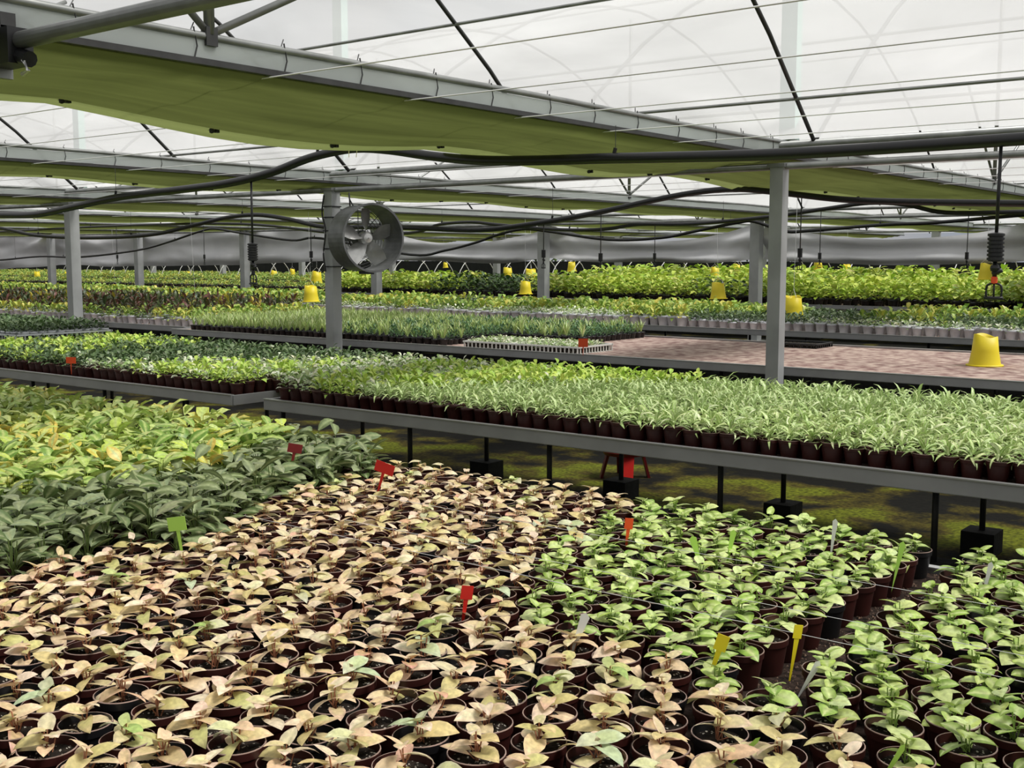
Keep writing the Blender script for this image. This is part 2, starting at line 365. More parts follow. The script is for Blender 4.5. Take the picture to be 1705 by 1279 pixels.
# ------------------------------------------------------------------ far curtain
def curtain(xa, xb, Y, peaks, label, ztop, zbot, drop, tilt=0):
    V = []; F = []; nx = int((xb-xa)/.15); nz = 18
    for i in range(nx+1):
        x = xa+(xb-xa)*i/nx; sag = 0
        for j in range(len(peaks)-1):
            if peaks[j] <= x <= peaks[j+1]: t = (x-peaks[j])/(peaks[j+1]-peaks[j]); sag = (4*t*(1-t))**.8
        top = ztop-drop*sag+.03*mnoise.noise(Vector((x*.8, 1, 1))); bot = zbot+tilt*(x-xb)-.12*sag+.05*mnoise.noise(Vector((x*.5, 4, 1)))
        for k in range(nz+1):
            q = k/nz; z = top+(bot-top)*q
            fold = .07*math.sin(q*10+3.5*sag+.4*math.sin(x*.6))*(.4+q)+.14*mnoise.noise(Vector((x*.35, z*2.2+sag*1.8, 5)))+.05*mnoise.noise(Vector((x*1.3, z*5+sag*4, 9)))
            V.append((x, Y+fold, z))
    for i in range(nx):
        for k in range(nz): a = i*(nz+1)+k; F.append((a, a+1, a+nz+2, a+nz+1))
    o = bpy.data.objects.new('side_curtain', new_mesh('side_curtain', V, F, [M['curtain']], smooth=True)); COL.objects.link(o)
    return tag(o, label, 'curtain')
curtain(-62, -20.9, 21.35, [-62, -50, -36, -20.9], 'long grey curtain hanging level along the second row of posts beyond the fan', 2.62, 1.68, .22, .0165)
curtain(-20.8, -10.3, 21.3, [-20.8, -15.5, -10.3], 'grey curtain sagging between peaks behind the middle far post', 2.42, 1.66, .42)
curtain(-10.2, 4, 21.25, [-10.2, -4.9, 4], 'grey curtain swagged behind the near post and hanging nozzle', 2.42, 1.64, .42)

# hedge outside
def hedge():
    n = 9000; V = np.empty((n*4, 3)); c = np.empty((n*4, 3)); 
    X = rng.uniform(-95, 14, n); Yy = 47+rng.uniform(0, 1.2, n); Z = rng.uniform(0, 2.3, n)**1.0
    a = rng.uniform(0, 2*PI, n); p = rng.uniform(-.6, .9, n); s = rng.uniform(.12, .3, n)
    dx = np.stack([np.cos(a)*np.cos(p), np.sin(a)*np.cos(p), np.sin(p)], 1); sx = np.stack([-np.sin(a), np.cos(a), 0*a], 1)*.45
    P = np.stack([X, Yy, Z], 1)
    V[0::4] = P-dx*s[:, None]; V[1::4] = P+sx*s[:, None]; V[2::4] = P+dx*s[:, None]; V[3::4] = P-sx*s[:, None]
    g = np.array(rgb(58, 78, 30))*rng.uniform(.5, 1.3, (n, 1))
    for k in range(4): c[k::4] = g
    F = np.arange(n*4).reshape(-1, 4)
    o = bpy.data.objects.new('hedge', new_mesh('hedge', V, F, [M['leaf']], C=c)); COL.objects.link(o)
    tag(o, 'dark hedge growing outside beyond the netting', 'hedge', kind='stuff')
hedge()

# ------------------------------------------------------------------ benches
def bench(x0, x1, y0, y1, mat, label, legs=1.2, legy=None, lip=True, blocks=False):
    r = empty('growing_bench', ((x0+x1)/2, (y0+y1)/2, 0)); cx, cy = r.location.x, r.location.y; tag(r, label, 'bench')
    a, b, c, d = x0-cx, x1-cx, y0-cy, y1-cy
    MB().box(a+.02, b-.02, c+.02, d-.02, BZ-.03, BZ, mat).build('bench_top', r)
    for yy, s in ((c, 1), (d, -1)):
        ra = MB().box(a, b, yy-.012, yy+.012, BZ-.055, BZ+.012, M['rail']).box(a, b, yy-.018, yy+.014, BZ+.012, BZ+.018, M['railt']).box(a, b, yy-.002, yy+.03*s, BZ-.06, BZ-.055, M['rail'])
        ra.build('rail', r)
    ra = MB().box(a-.012, a+.012, c, d, BZ-.055, BZ+.012, M['rail']).build('end_rail', r); MB().box(b-.012, b+.012, c, d, BZ-.055, BZ+.012, M['rail']).build('end_rail', r)
    n = 0; x = b-.4
    while x > a and n < 22:
        for yy in (legy or [c+.35, d-.35]):
            lg = MB().tube([(x, yy, 0), (x, yy, BZ-.03)], .017, M['dark'], 8).build('leg', r, smooth=True)
            if blocks: MB().box(x-.09, x+.09, yy-.09, yy+.09, 0, .13, M['concrete']).build('foot_block', lg)
        x -= legs; n += 1
    return r
bench(-15, 3.4, .55, 3.47, M['matd'], 'near growing bench crowded with pink and green potted plants', 1.5)
bench(-5.98, 4.6, 4.97, 6.95, M['matd'], 'grey-railed bench of striped plants across the mossy aisle', 1.2, [-.2, .64], blocks=True)
bench(-23, -6.32, 4.97, 6.95, M['matd'], 'grey-railed bench of dark and lime plants beyond the rail joint', 1.2, [-.2, .64])
bench(-12.95, 3, 9.22, 11.95, M['mat'], 'half-empty bench with pinkish matting behind the first post', 1.9)
bench(-40, -13.2, 9.6, 12.3, M['mat'], 'bench of dark and reddish plants behind the leaning far post', 2.4)
bench(-42, 3, 13.85, 16.4, M['mat'], 'bench fronted by a row of grey-white pots', 2.4)
bench(-60, 0, 22, 24.7, M['mat'], 'far bench of tall yellow-green leafy plants', 3)
bench(-62, 0, 27, 29.7, M['mat'], 'distant bench just behind the tall yellow-green plants', 3)
bench(-66, -4, 31.8, 34.4, M['mat'], 'distant bench under the white hoops', 3)
bench(-76, -5, 36.2, 38.8, M['mat'], 'farthest bench before the grey curtain', 4)

# ------------------------------------------------------------------ leaves and plants (arrays)
def leaf(L, Wd, a0, droop, fold, n, kind, base, mid, edge, vein=None):
    """one leaf along +x from the origin: n stations, 3 or 5 across"""
    ac = 5 if n >= 5 else 3; V = []; C = []; x = z = 0.; ds = L/(n-1)
    for i in range(n):
        t = i/(n-1); ang = a0-droop*t
        if kind == 'heart': w = Wd*(.62 if t == 0 else (math.sin(PI*min(1, (t*.86+.16)))**.75)*(1-.25*t))
        elif kind == 'ellip': w = Wd*math.sin(PI*(t*.94+.03))**.8
        elif kind == 'strap': w = Wd*(1-t)**.5*min(1, t*5+.5)
        else: w = Wd*math.sqrt(max(0, 1-(2*t-1)**2)+.01)
        if i == n-1: w = Wd*.02
        back = .28*L*(1-t)**3 if kind == 'heart' else 0
        for j in range(ac):
            s = (j/(ac-1))*2-1; q = abs(s)
            V.append((x-back*q-(0 if kind != 'heart' else .0), s*w/2*1.0, z+fold*w/2*q*(1 if ac == 3 else (1.35-.45*q))-(.12*w*q*q if ac == 5 else 0)))
            m = mid if q == 0 else (edge if q > .9 else base)
            if vein is not None: m = m*(1-vein[1])+vein[0]*vein[1] if (q < .6 and t < .75) else m
            C.append(m*(1+.10*math.sin(9*t+4*s)*(1 if n >= 5 else 0)))
        x += ds*math.cos(ang); z += ds*math.sin(ang)
    F = [(i*ac+j, i*ac+j+1, (i+1)*ac+j+1, (i+1)*ac+j) for i in range(n-1) for j in range(ac-1)]
    return np.array(V), np.array(F), np.array(C)
def rotz(V, a): c, s = math.cos(a), math.sin(a); return V@np.array([[c, s, 0], [-s, c, 0], [0, 0, 1]])
def stemq(p, q, r, col):
    p = np.array(p); q = np.array(q); d = q-p; a = np.cross(d, [.3, .2, 1.]); a /= (np.linalg.norm(a)+1e-9); b = np.cross(d, a); b /= (np.linalg.norm(b)+1e-9)
    ring = [a*r, (-.5*a+.87*b)*r, (-.5*a-.87*b)*r]
    V = np.array([p+x for x in ring]+[q+x for x in ring]); F = np.array([(k, (k+1) % 3, 3+(k+1) % 3, 3+k) for k in range(3)])
    return V, F, np.tile(np.array(col), (6, 1))
def join(parts):
    V = []; F = []; C = []; k = 0
    for v, f, c in parts: V.append(v); F.append(f+k); C.append(c); k += len(v)
    return np.vstack(V), np.vstack(F), np.vstack(C)
def jit(c, a=.12): return np.clip(np.array(c)*(1+random.uniform(-a, a))*np.array([1+random.uniform(-a, a)*.5 for _ in range(3)]), 0, .92)
U = random.uniform
def plant(spec, hi, seed):
    random.seed(seed); parts = []; n = random.randint(*spec['n']); z0 = spec.get('z0', .078); pal = spec['pal']; tone = random.choice(pal)
    az = U(0, 6.3)
    for i in range(n):
        az += 2.4+U(-.35, .35); lv = i/max(1, n-1); c = random.choice(tone)
        base = jit(c, spec.get('cj', .12)); mid = jit(spec.get('mid', c), .08) if spec.get('mid') is not None else base*1.12; edge = jit(spec['edge'], .1) if spec.get('edge') is not None else base*.92
        base = np.clip(base, 0, .9); mid = np.clip(mid, 0, .92); edge = np.clip(edge, 0, .92)
        L = U(*spec['L'])*(.62+.38*(1-lv) if spec.get('taper', 1) else 1); Wd = L*U(*spec['W'])
        h = spec['h'][0]+(spec['h'][1]-spec['h'][0])*(lv if spec.get('tier', 1) else random.random())*U(.75, 1.15); rad = spec['r']*(1-.65*lv)*U(.6, 1.2)
        a0 = U(*spec['a0'])+.5*lv*spec.get('rise', 1); dr = U(*spec['dr'])
        v, f, cc = leaf(L, Wd, a0, dr, U(*spec.get('fold', (.15, .5))), (6 if hi else 4) if spec['k'] != 'strap' else (6 if hi else 4), spec['k'], base, mid, edge, (spec['vein'], U(0, .4)) if 'vein' in spec else None)
        tw = U(-.5, .5) if hi else U(-.3, .3); c_, s_ = math.cos(tw), math.sin(tw); v = v@np.array([[1, 0, 0], [0, c_, s_], [0, -s_, c_]])
        p = np.array([rad*math.cos(az), rad*math.sin(az), z0+h]); v = rotz(v, az)+p
        parts.append((v, f, cc))
        if spec['k'] != 'strap' and hi: parts.append(stemq((U(-.006, .006), U(-.006, .006), z0-.008), p, .0016, spec.get('stem', (.25, .3, .1))))
    return join(parts)
g = lambda *a: np.array(rgb(*a))
CREAM = [g(236, 208, 172), g(228, 196, 158), g(240, 216, 186), g(214, 196, 138)]
PINK = [g(240, 190, 162), g(236, 198, 168), g(230, 172, 146), g(240, 210, 182)]
PGRN = [g(206, 206, 140), g(226, 208, 158), g(178, 196, 116), g(222, 216, 178)]
MINT = [g(200, 212, 160), g(208, 216, 176), g(230, 214, 176)]
SP = {
 'pink': dict(vein=np.array(rgb(176, 186, 96)), n=(6, 8), k='heart', L=(.052, .072), W=(.6, .78), h=(.006, .042), r=.019, a0=(-.2, .35), dr=(.6, 1.5), pal=[CREAM, CREAM, CREAM, PGRN+CREAM, CREAM+PGRN, MINT+CREAM+CREAM, PINK+CREAM, PINK+CREAM, CREAM], z0=.08, stem=g(190, 130, 100)),
 'green': dict(vein=np.array(rgb(214, 226, 160)), n=(7, 9), k='heart', L=(.045, .064), W=(.74, .95), h=(.004, .044), r=.018, a0=(-.15, .4), dr=(.5, 1.4), pal=[[g(182, 206, 96), g(196, 214, 120), g(150, 180, 74)], [g(204, 220, 140), g(168, 194, 86)], [g(146, 176, 72), g(186, 208, 108), g(212, 224, 156)]], mid=g(206, 220, 146), z0=.08, stem=g(150, 180, 90)),
 'dark': dict(n=(13, 17), k='ellip', L=(.07, .10), W=(.4, .58), h=(.01, .10), r=.03, a0=(-.2, .7), dr=(.5, 1.4), pal=[[g(106, 120, 76), g(128, 140, 98), g(86, 102, 60)], [g(116, 130, 88), g(92, 110, 62), g(146, 156, 116)]], mid=g(160, 170, 124), taper=0, rise=.6, z0=.08, stem=g(110, 130, 70)),
 'gold': dict(n=(12, 16), k='ellip', L=(.07, .105), W=(.45, .65), h=(.01, .11), r=.03, a0=(-.2, .8), dr=(.5, 1.4), pal=[[g(176, 200, 92), g(206, 210, 96), g(150, 180, 76)], [g(140, 170, 80), g(192, 206, 118), g(120, 152, 66)], [g(228, 218, 100), g(200, 208, 90), g(216, 196, 96)], [g(178, 200, 108), g(144, 174, 84)], [g(206, 216, 130), g(170, 194, 96)]], mid=g(196, 210, 130), taper=0, rise=.6, z0=.08, stem=g(160, 180, 80)),
 'stripe': dict(n=(15, 20), k='strap', L=(.07, .105), W=(.17, .27), h=(.0, .045), r=.012, a0=(.05, 1.0), dr=(1.0, 2.2), pal=[[g(196, 218, 140), g(174, 202, 116), g(216, 228, 170)], [g(184, 208, 128), g(206, 222, 156)], [g(208, 222, 152), g(160, 190, 100), g(226, 230, 184)]], mid=g(218, 228, 176), edge=g(150, 184, 96), taper=0, fold=(.2, .6), z0=.076),
 'lime': dict(n=(14, 19), k='ellip', L=(.045, .07), W=(.4, .58), h=(.0, .07), r=.03, a0=(.0, .9), dr=(.6, 1.6), pal=[[g(190, 216, 96), g(206, 224, 120), g(164, 196, 78)], [g(200, 216, 110), g(176, 204, 92)]], taper=0, z0=.078),
 'pale': dict(n=(13, 18), k='ellip', L=(.035, .055), W=(.5, .7), h=(.0, .06), r=.03, a0=(-.1, .7), dr=(.5, 1.4), pal=[[g(214, 224, 190), g(170, 196, 130), g(226, 230, 206)], [g(190, 208, 150), g(222, 226, 196), g(140, 170, 96)]], taper=0, z0=.078),
 'shade': dict(n=(14, 19), k='ellip', L=(.04, .065), W=(.42, .62), h=(.0, .07), r=.032, a0=(-.1, .8), dr=(.5, 1.5), pal=[[g(74, 98, 56), g(96, 118, 76), g(58, 80, 46)], [g(88, 112, 66), g(112, 132, 90), g(66, 90, 50)]], taper=0, z0=.078),
 'ruddy': dict(n=(12, 16), k='ellip', L=(.10, .16), W=(.22, .36), h=(.02, .22), r=.03, a0=(.2, 1.2), dr=(.6, 1.6), pal=[[g(104, 66, 58), g(86, 80, 54), g(66, 76, 50)], [g(196, 176, 70), g(120, 130, 60), g(90, 84, 56)], [g(56, 72, 44), g(84, 100, 60), g(110, 76, 70)]], taper=0, z0=.08),
 'blade': dict(n=(12, 16), k='strap', L=(.11, .17), W=(.09, .13), h=(.0, .02), r=.012, a0=(.9, 1.5), dr=(.4, 1.3), pal=[[g(190, 210, 130), g(214, 226, 168), g(160, 184, 104)], [g(200, 216, 150), g(176, 198, 116)]], taper=0, z0=.07),
 'fern': dict(n=(20, 26), k='ellip', L=(.035, .055), W=(.3, .45), h=(.0, .09), r=.045, a0=(.1, 1.1), dr=(.5, 1.4), pal=[[g(92, 128, 84), g(112, 148, 98), g(70, 104, 66)]], taper=0, z0=.07),
 'tall': dict(n=(15, 20), k='ellip', L=(.13, .19), W=(.5, .72), h=(.05, .40), r=.10, a0=(-.2, .8), dr=(.4, 1.3), pal=[[g(182, 206, 78), g(204, 220, 100), g(156, 186, 62)], [g(196, 212, 84), g(130, 162, 56), g(214, 222, 120)]], taper=0, rise=.5, z0=.1),
 'mixed': dict(n=(14, 18), k='ellip', L=(.06, .095), W=(.45, .65), h=(.0, .12), r=.055, a0=(-.1, .9), dr=(.5, 1.5), pal=[[g(170, 196, 90), g(196, 208, 110), g(130, 160, 70)], [g(206, 202, 96), g(176, 192, 88)], [g(110, 140, 64), g(150, 178, 88)]], taper=0, z0=.08),
 'deep': dict(n=(15, 20), k='ellip', L=(.11, .17), W=(.45, .65), h=(.03, .36), r=.09, a0=(-.2, .8), dr=(.4, 1.3), pal=[[g(56, 82, 36), g(80, 108, 50), g(40, 60, 28)]], taper=0, rise=.5, z0=.1),
}
# pots (origin at the base)
def pot_mesh(r=.0525, h=.088, seg=28, body=None, rim=None, name='pot'):
    b = MB(); pr = [(.001, .002), (r*.72, 0), (r*.74, .004), (r*.93, h*.80), (r*.985, h*.82), (r, h*.985), (r*.99, h), (r*.955, h), (r*.94, h*.93), (r*.90, h*.80)]
    b.lathe(pr, body, seg, mfun=lambda i: rim if i in (5, 6) else body)
    return new_mesh(name, b.V, b.F, b.mats, b.I, smooth=True)
def soil_mesh(r, z, seg=20, name='soil'):
    V = [(0, 0, z+.003)]; F = []
    for k, q in enumerate((.35, .7, 1.0)):
        for j in range(seg): V.append((r*q*math.cos(2*PI*j/seg), r*q*math.sin(2*PI*j/seg), z+U(-.003, .005)*(1 if q < 1 else .2)))
    for j in range(seg): F.append((0, 1+j, 1+(j+1) % seg))
    for k in range(2):
        for j in range(seg): a = 1+k*seg; F.append((a+j, a+seg+j, a+seg+(j+1) % seg, a+(j+1) % seg))
    return new_mesh(name, V, F, [M['soil']], smooth=True)
POT = pot_mesh(body=M['pot'], rim=M['rim']); POTD = pot_mesh(body=M['black'], rim=M['rim'], name='dark_pot'); SOILS = [soil_mesh(.0485, .072) for _ in range(4)]
POTW = pot_mesh(.068, .115, 18, M['whitepot'], M['whitepot'], 'white_pot')
FOL = {}
def variants(kind, hi, n, dz=0.):
    key = (kind, hi, dz)
    if key not in FOL:
        arr = [plant(SP[kind], hi, hash((kind, hi)) % 1 + 100*sum(map(ord, kind))+i) for i in range(n)]
        FOL[key] = [(a, new_mesh('foliage', a[0], a[1], [M['leaf']], C=a[2], smooth=True)) for a in arr]
    return FOL[key]
def potarr(r, h, seg, body=0):
    pr = [(r*.72, 0), (r*.93, h*.8), (r, h*.82), (r, h), (r*.93, h), (r*.9, h*.82), (0.001, h*.84)]; V = []; F = []; I = []
    for (a, z) in pr: V += [(a*math.cos(2*PI*j/seg), a*math.sin(2*PI*j/seg), z) for j in range(seg)]
    for i in range(len(pr)-1): F += [(i*seg+j, i*seg+(j+1) % seg, (i+1)*seg+(j+1) % seg, (i+1)*seg+j) for j in range(seg)]; I += [2 if i == 5 else body]*seg
    return np.array(V), np.array(F), np.array(I)
WHOLE = {}
def whole(kind, n, potm, r, h, seg=10):
    """pot, soil and foliage in one mesh for plants too small to show their parts"""
    key = (kind, potm.name)
    if key not in WHOLE:
        out_ = []
        for a, _m in variants(kind, False, n):
            pv, pf, pi = potarr(r, h, seg); V = np.vstack([a[0], pv]); F = np.vstack([a[1], pf+len(a[0])]); C = np.vstack([a[2], np.full((len(pv), 3), .1)])
            I = np.concatenate([np.zeros(len(a[1]), int), np.where(pi == 2, 2, 1)])
            out_.append(((V, F, C, I), new_mesh('potted_plant', V, F, [M['leaf'], potm, M['soil']], I, C, smooth=True)))
        WHOLE[key] = out_
    return WHOLE[key]
def stuff(name, items, label, cat, mats):
    """items: (V,F,C,I), x, y, z, rz, scale"""
    Vs = []; Fs = []; Cs = []; Is = []; k = 0
    for (V, F, C, I), x, y, z, rz, sc in items:
        v = rotz(V*sc, rz)+np.array([x, y, z]); Vs.append(v); Fs.append(F+k); Cs.append(C); Is.append(I); k += len(v)
    o = bpy.data.objects.new(name, new_mesh(name, np.vstack(Vs), np.vstack(Fs), mats, np.concatenate(Is), np.vstack(Cs), smooth=True)); COL.objects.link(o)
    return tag(o, label, cat, kind='stuff')

def field(x0, x1, y0, y1, px, py, kindf, jitter=.006, hexa=True):
    out_ = []; rows = int((y1-y0)/py)+1; cols = int((x1-x0)/px)+1
    for j in range(rows):
        for i in range(cols):
            x = x1-i*px-(px/2 if (hexa and j % 2) else 0)+random.uniform(-jitter, jitter); y = y1-j*py+random.uniform(-jitter, jitter)
            if x < x0: continue
            u, v, w = proj((x, y, BZ+.1))
            if w < .25 or u < -500 or u > 3600 or v > 3200: continue
            k = kindf(x, y, u, v)
            if k: out_.append((w, x, y, u, v, k, j, i))
    return out_
def line(u, pts): return float(np.interp(u, [p[0] for p in pts], [p[1] for p in pts]))

# ------------------------------------------------------------------ near bench
def near_kind(x, y, u, v):
    dark_low = line(u, [(-150, 960), (0, 955), (230, 905), (350, 905), (400, 850), (470, 820), (600, 790), (640, 760), (680, 720), (740, 640)])
    gold_low = line(u, [(-150, 880), (0, 855), (200, 830), (400, 790), (500, 745), (560, 700)])
    if v < gold_low: return 'gold'
    if v < dark_low: return 'dark'
    gx = line(v, [(830, 1060), (880, 990), (930, 890), (1000, 835), (1045, 870), (1080, 1060), (1130, 1190), (1170, 1260), (1220, 1420), (1290, 1530), (1400, 1640)])
    return 'green' if u > gx else 'pink'
random.seed(21)
NB = field(-9.2, 2.694, .70, 3.38, .121, .112, near_kind)
NB2 = []
for t in NB:                                   # the bare gap runs in from the aisle edge
    w, x, y = t[:3]
    if y > 2.05:
        if -1.03 < x < -.965: continue
        if x < -1.03: x -= (.06 if t[6] % 2 == 0 else .0)*max(0, 1-(-1.057-x)/1.6)
        if x > -.965: x += .02*max(0, 1-(x+.965)/.5)
    NB2.append((w, x, y)+t[3:])
NB = sorted(NB2)
DESC = {'pink': 'cream-pink arrowhead plant', 'green': 'green arrowhead plant', 'dark': 'dark leafy plant', 'gold': 'yellow-green leafy plant'}
NAME = {'pink': 'pink_arrowhead_plant', 'green': 'green_arrowhead_plant', 'dark': 'dark_leafy_plant', 'gold': 'golden_leafy_plant'}
GRP = {'pink': 'pink arrowhead plants on the near bench', 'green': 'green arrowhead plants on the near bench', 'dark': 'dark leafy plants on the near bench', 'gold': 'yellow-green leafy plants on the near bench'}
proto = {}
def potted(name, fol, pot, soil, loc, rz, sc, label, cat, group):
    """first of its kind is built, later ones are copies of the thing and of each part"""
    r = empty(name, loc, rz); r.scale = (sc, sc, sc); tag(r, label, cat, group)
    if name not in proto:
        proto[name] = [link('pot', pot, r), link('soil', soil, r), link('foliage', fol, r)]
    else:
        for src, me in zip(proto[name], (pot, soil, fol)):
            c = src.copy(); c.data = me; c.parent = r; COL.objects.link(c)
    return r
cnt = {}; rest = {}
NV = {'pink': 26, 'green': 18, 'dark': 14, 'gold': 14}
for (w, x, y, u, v, k, j, i) in NB:
    vis = -70 < u < 1775 and v < 1345
    cnt[k] = cnt.get(k, 0)+(1 if vis else 0); q = random.randrange(NV[k])
    if cnt[k] <= 300 and vis:
        hi = w < 5.2
        arr, me = variants(k, hi, NV[k])[q]
        side = 'on the far side of the gap' if x > -1.2 else 'before the gap'
        lab = f'{DESC[k]} in a maroon pot, {ordinal(j+1)} row from aisle, {ordinal(i+1)} pot along'
        potted(NAME[k], me, POT if random.random() < .85 else POTD, random.choice(SOILS), (x, y, BZ), random.uniform(0, 6.28), random.uniform(.92, 1.03) if k in ('pink', 'green') else random.uniform(.95, 1.1), lab, 'potted plant', GRP[k])
    else: rest.setdefault(k, []).append((whole(k, NV[k], M['pot'], .052, .088)[q][0], x, y, BZ, random.uniform(0, 6.28), random.uniform(.92, 1.05)))
print('near bench', cnt, {k: len(v) for k, v in rest.items()})
for k, it in rest.items(): stuff('massed_'+NAME[k], it, f'remaining {DESC[k]} pots massed on the rest of the near bench', 'potted plant', [M['leaf'], M['pot'], M['soil']])
# soil litter in the gap
def litter(x0, x1, y0, y1, n, name, label):
    V = []; F = []
    for _ in range(n):
        x, y = U(x0, x1), U(y0, y1); s = U(.002, .006); a = U(0, 6); k = len(V)
        for q in range(3): V.append((x+s*math.cos(a+q*2.1), y+s*math.sin(a+q*2.1), BZ+.0005))
        V.append((x, y, BZ+s)); F += [(k, k+1, k+3), (k+1, k+2, k+3), (k+2, k, k+3)]
    o = bpy.data.objects.new(name, new_mesh(name, V, F, [pmat('litter_crumb', rgb(120, 96, 80), .9, 0, .7, 60)])); COL.objects.link(o); tag(o, label, 'soil litter', kind='stuff')
litter(-1.14, -.92, 2.1, 3.44, 1100, 'soil_litter', 'crumbs of soil scattered in the bare gap of the near bench')

# ------------------------------------------------------------------ second bench
def b2_kind(x, y, u, v):
    if -6.34 < x < -5.96: return 'pale' if y > 5.3 else None
    if x < -10.8 and y > 5.72: return 'white' if x > -14.6 and y > 5.9 else None
    if x < -10.2 and y > 5.9: return 'lime' if random.random() < .6 else 'shade'
    a = x+.9*(6.95-y)            # zones run slantwise
    if x < -9.6: return 'lime' if random.random() < .72 else ('shade' if random.random() < .8 else 'pale')
    if x < -8.9: return 'shade' if random.random() < .8 else 'lime'
    if a < -6.6: return 'shade' if random.random() < .9 else 'pale'
    if x < -5.9 and a < -6.0: return 'pale' if random.random() < .8 else 'shade'
    if x < -5.2: return 'pale' if random.random() < .45 else 'lime'
    if a < -3.6: return 'lime' if random.random() < .93 else 'pale'
    return 'stripe'
random.seed(33)
B2 = field(-17, 2.914, 5.06, 6.88, .106, .100, b2_kind, .006, False)
B2.sort()
# row number counted from the near rail
D2 = {'stripe': 'striped strap-leaved plant', 'lime': 'lime green bushy plant', 'pale': 'white-flecked small plant', 'shade': 'dark green bushy plant', 'white': 'white-potted dark seedling'}
N2 = {'stripe': 'striped_strap_plant', 'lime': 'lime_bushy_plant', 'pale': 'flecked_small_plant', 'shade': 'dark_bushy_plant', 'white': 'white_potted_seedling'}
cnt = {}; rest = {}; R2 = int((6.88-5.06)/.1)+1
for (w, x, y, u, v, k, j, i) in B2:
    vis = -60 < u < 1765; row = R2-j; cnt[k] = cnt.get(k, 0)+(1 if vis else 0); q = random.randrange(14)
    if cnt[k] <= (300 if k == 'stripe' else 190) and vis:
        lab = f'{D2[k]} across the aisle, {ordinal(row)} row behind the near rail, {ordinal(i+1)} along'
        gp = D2[k]+'s on the bench across the aisle'
        sc = random.uniform(.92, 1.12); rz = random.uniform(0, 6.28)
        if k == 'white': o = link(N2[k], whole('shade', 14, M['whitepot'], .05, .085)[q][1], None, (x, y, BZ+.125), rz, 1.08); tag(o, lab, 'potted plant', gp)
        elif row <= 6 or w < 7: potted(N2[k], variants(k, w < 6.2, 14)[q][1], POT, SOILS[0], (x, y, BZ), rz, sc, lab, 'potted plant', gp)
        else: o = link(N2[k], whole(k, 14, M['pot'], .052, .088)[q][1], None, (x, y, BZ), rz, sc); tag(o, lab, 'potted plant', gp)
    else:
        kk = 'shade' if k == 'white' else k
        rest.setdefault(k, []).append((whole(kk, 14, M['whitepot'] if k == 'white' else M['pot'], .052, .088)[q][0], x, y, BZ, random.uniform(0, 6.28), random.uniform(.92, 1.12)))
print('second bench', cnt)
for k, it in rest.items(): stuff('massed_'+N2[k], it, f'the many further {D2[k]}s massed on the bench across the aisle', 'potted plant', [M['leaf'], M['whitepot'] if k == 'white' else M['pot'], M['soil']])

# ------------------------------------------------------------------ farther benches
def far_field(tagname, x0, x1, y0, y1, px, py, kindf, potm, r, h, nobj, desc, where, scale=1., jit_=.01):
    L = field(x0, x1, y0, y1, px, py, kindf, jit_, False); L.sort(); c = {}; rs = {}
    for (w, x, y, u, v, k, j, i) in L:
        c[k] = c.get(k, 0)+1; q = random.randrange(10); rz = random.uniform(0, 6.28); sc = scale*random.uniform(.88, 1.14)
        a, me = whole(k, 10, potm, r/scale, h/scale)[q]
        if c[k] <= nobj and -40 < u < 1745:
            o = link(desc[k][0], me, None, (x, y, BZ), rz, sc); tag(o, f'{desc[k][1]} {where}', 'potted plant', f'{desc[k][1]}s {where}')
        else: rs.setdefault(k, []).append((a, x, y, BZ, rz, sc))
    for k, it in rs.items(): stuff('massed_'+desc[k][0], it, f'further {desc[k][1]}s massed {where}', 'potted plant', [M['leaf'], potm, M['soil']])
    print(tagname, c)
random.seed(44)
def b3_kind(x, y, u, v):
    if x < -8.25 or (y > 10.5 and x < -7.2): return 'blade' if (x < -10.2 or random.random() < .3) else ('fern' if y > 9.8 else ('blade' if random.random() < .5 else 'fern'))
    return None
far_field('B3', -12.8, -6.3, 9.32, 11.8, .105, .105, b3_kind, M['black'], .048, .07, 260, {'blade': ('bladed_plant', 'pale grassy-leaved plant'), 'fern': ('fern_plant', 'dark ferny plant')}, 'on the bench behind the fan post')
def b3l_kind(x, y, u, v):
    if y < 9.95: return 'shade' if random.random() < .4 else 'mixed'
    if x > -13.8: return 'mixed'
    return 'ruddy' if random.random() < (.5 if x > -21 else .25) else 'mixed'
far_field('B3L', -26, -13.3, 9.68, 12.2, .16, .17, b3l_kind, M['whitepot'], .07, .11, 95, {'shade': ('small_dark_plant', 'small dark plant'), 'mixed': ('mixed_green_plant', 'yellow-green plant'), 'ruddy': ('ruddy_leaved_plant', 'ruddy dark-leaved plant')}, 'in a pale pot beyond the leaning post')
def b4_kind(x, y, u, v):
    t = mnoise.noise(Vector((x*.35, y*.9, 3)))
    if x > -7: return 'pale' if y < 14.3 and t > -.15 else ('shade' if t < .12 else 'mixed')
    if t > .18: return 'pale' if y < 14.6 else 'lime'
    return 'mixed' if t > -.3 else 'shade'
far_field('B4', -34, 1.5, 13.95, 16.3, .155, .16, b4_kind, M['whitepot'], .07, .118, 90, {'shade': ('small_dark_plant', 'small dark green plant'), 'mixed': ('mixed_green_plant', 'mixed yellow-green plant'), 'pale': ('flecked_small_plant', 'pale flecked plant'), 'lime': ('lime_bushy_plant', 'bright lime plant')}, 'on the third bench beyond the aisle, in a grey-white pot', 1.2)
def b5_kind(x, y, u, v):
    t = mnoise.noise(Vector((x*.2, y*.5, 9)))
    if u < 560: return 'mixed'
    return 'deep' if (-19.9 < x < -17.0 or t < -.32) else 'tall'
far_field('B5', -55, -1, 22.1, 24.6, .3, .3, b5_kind, M['black'], .1, .13, 250, {'tall': ('tall_leafy_plant', 'tall yellow-green leafy plant'), 'deep': ('deep_green_plant', 'tall deep green leafy plant'), 'mixed': ('low_leafy_plant', 'low mixed green plant')}, 'on the far bench past the second post row', 1.0, .05)
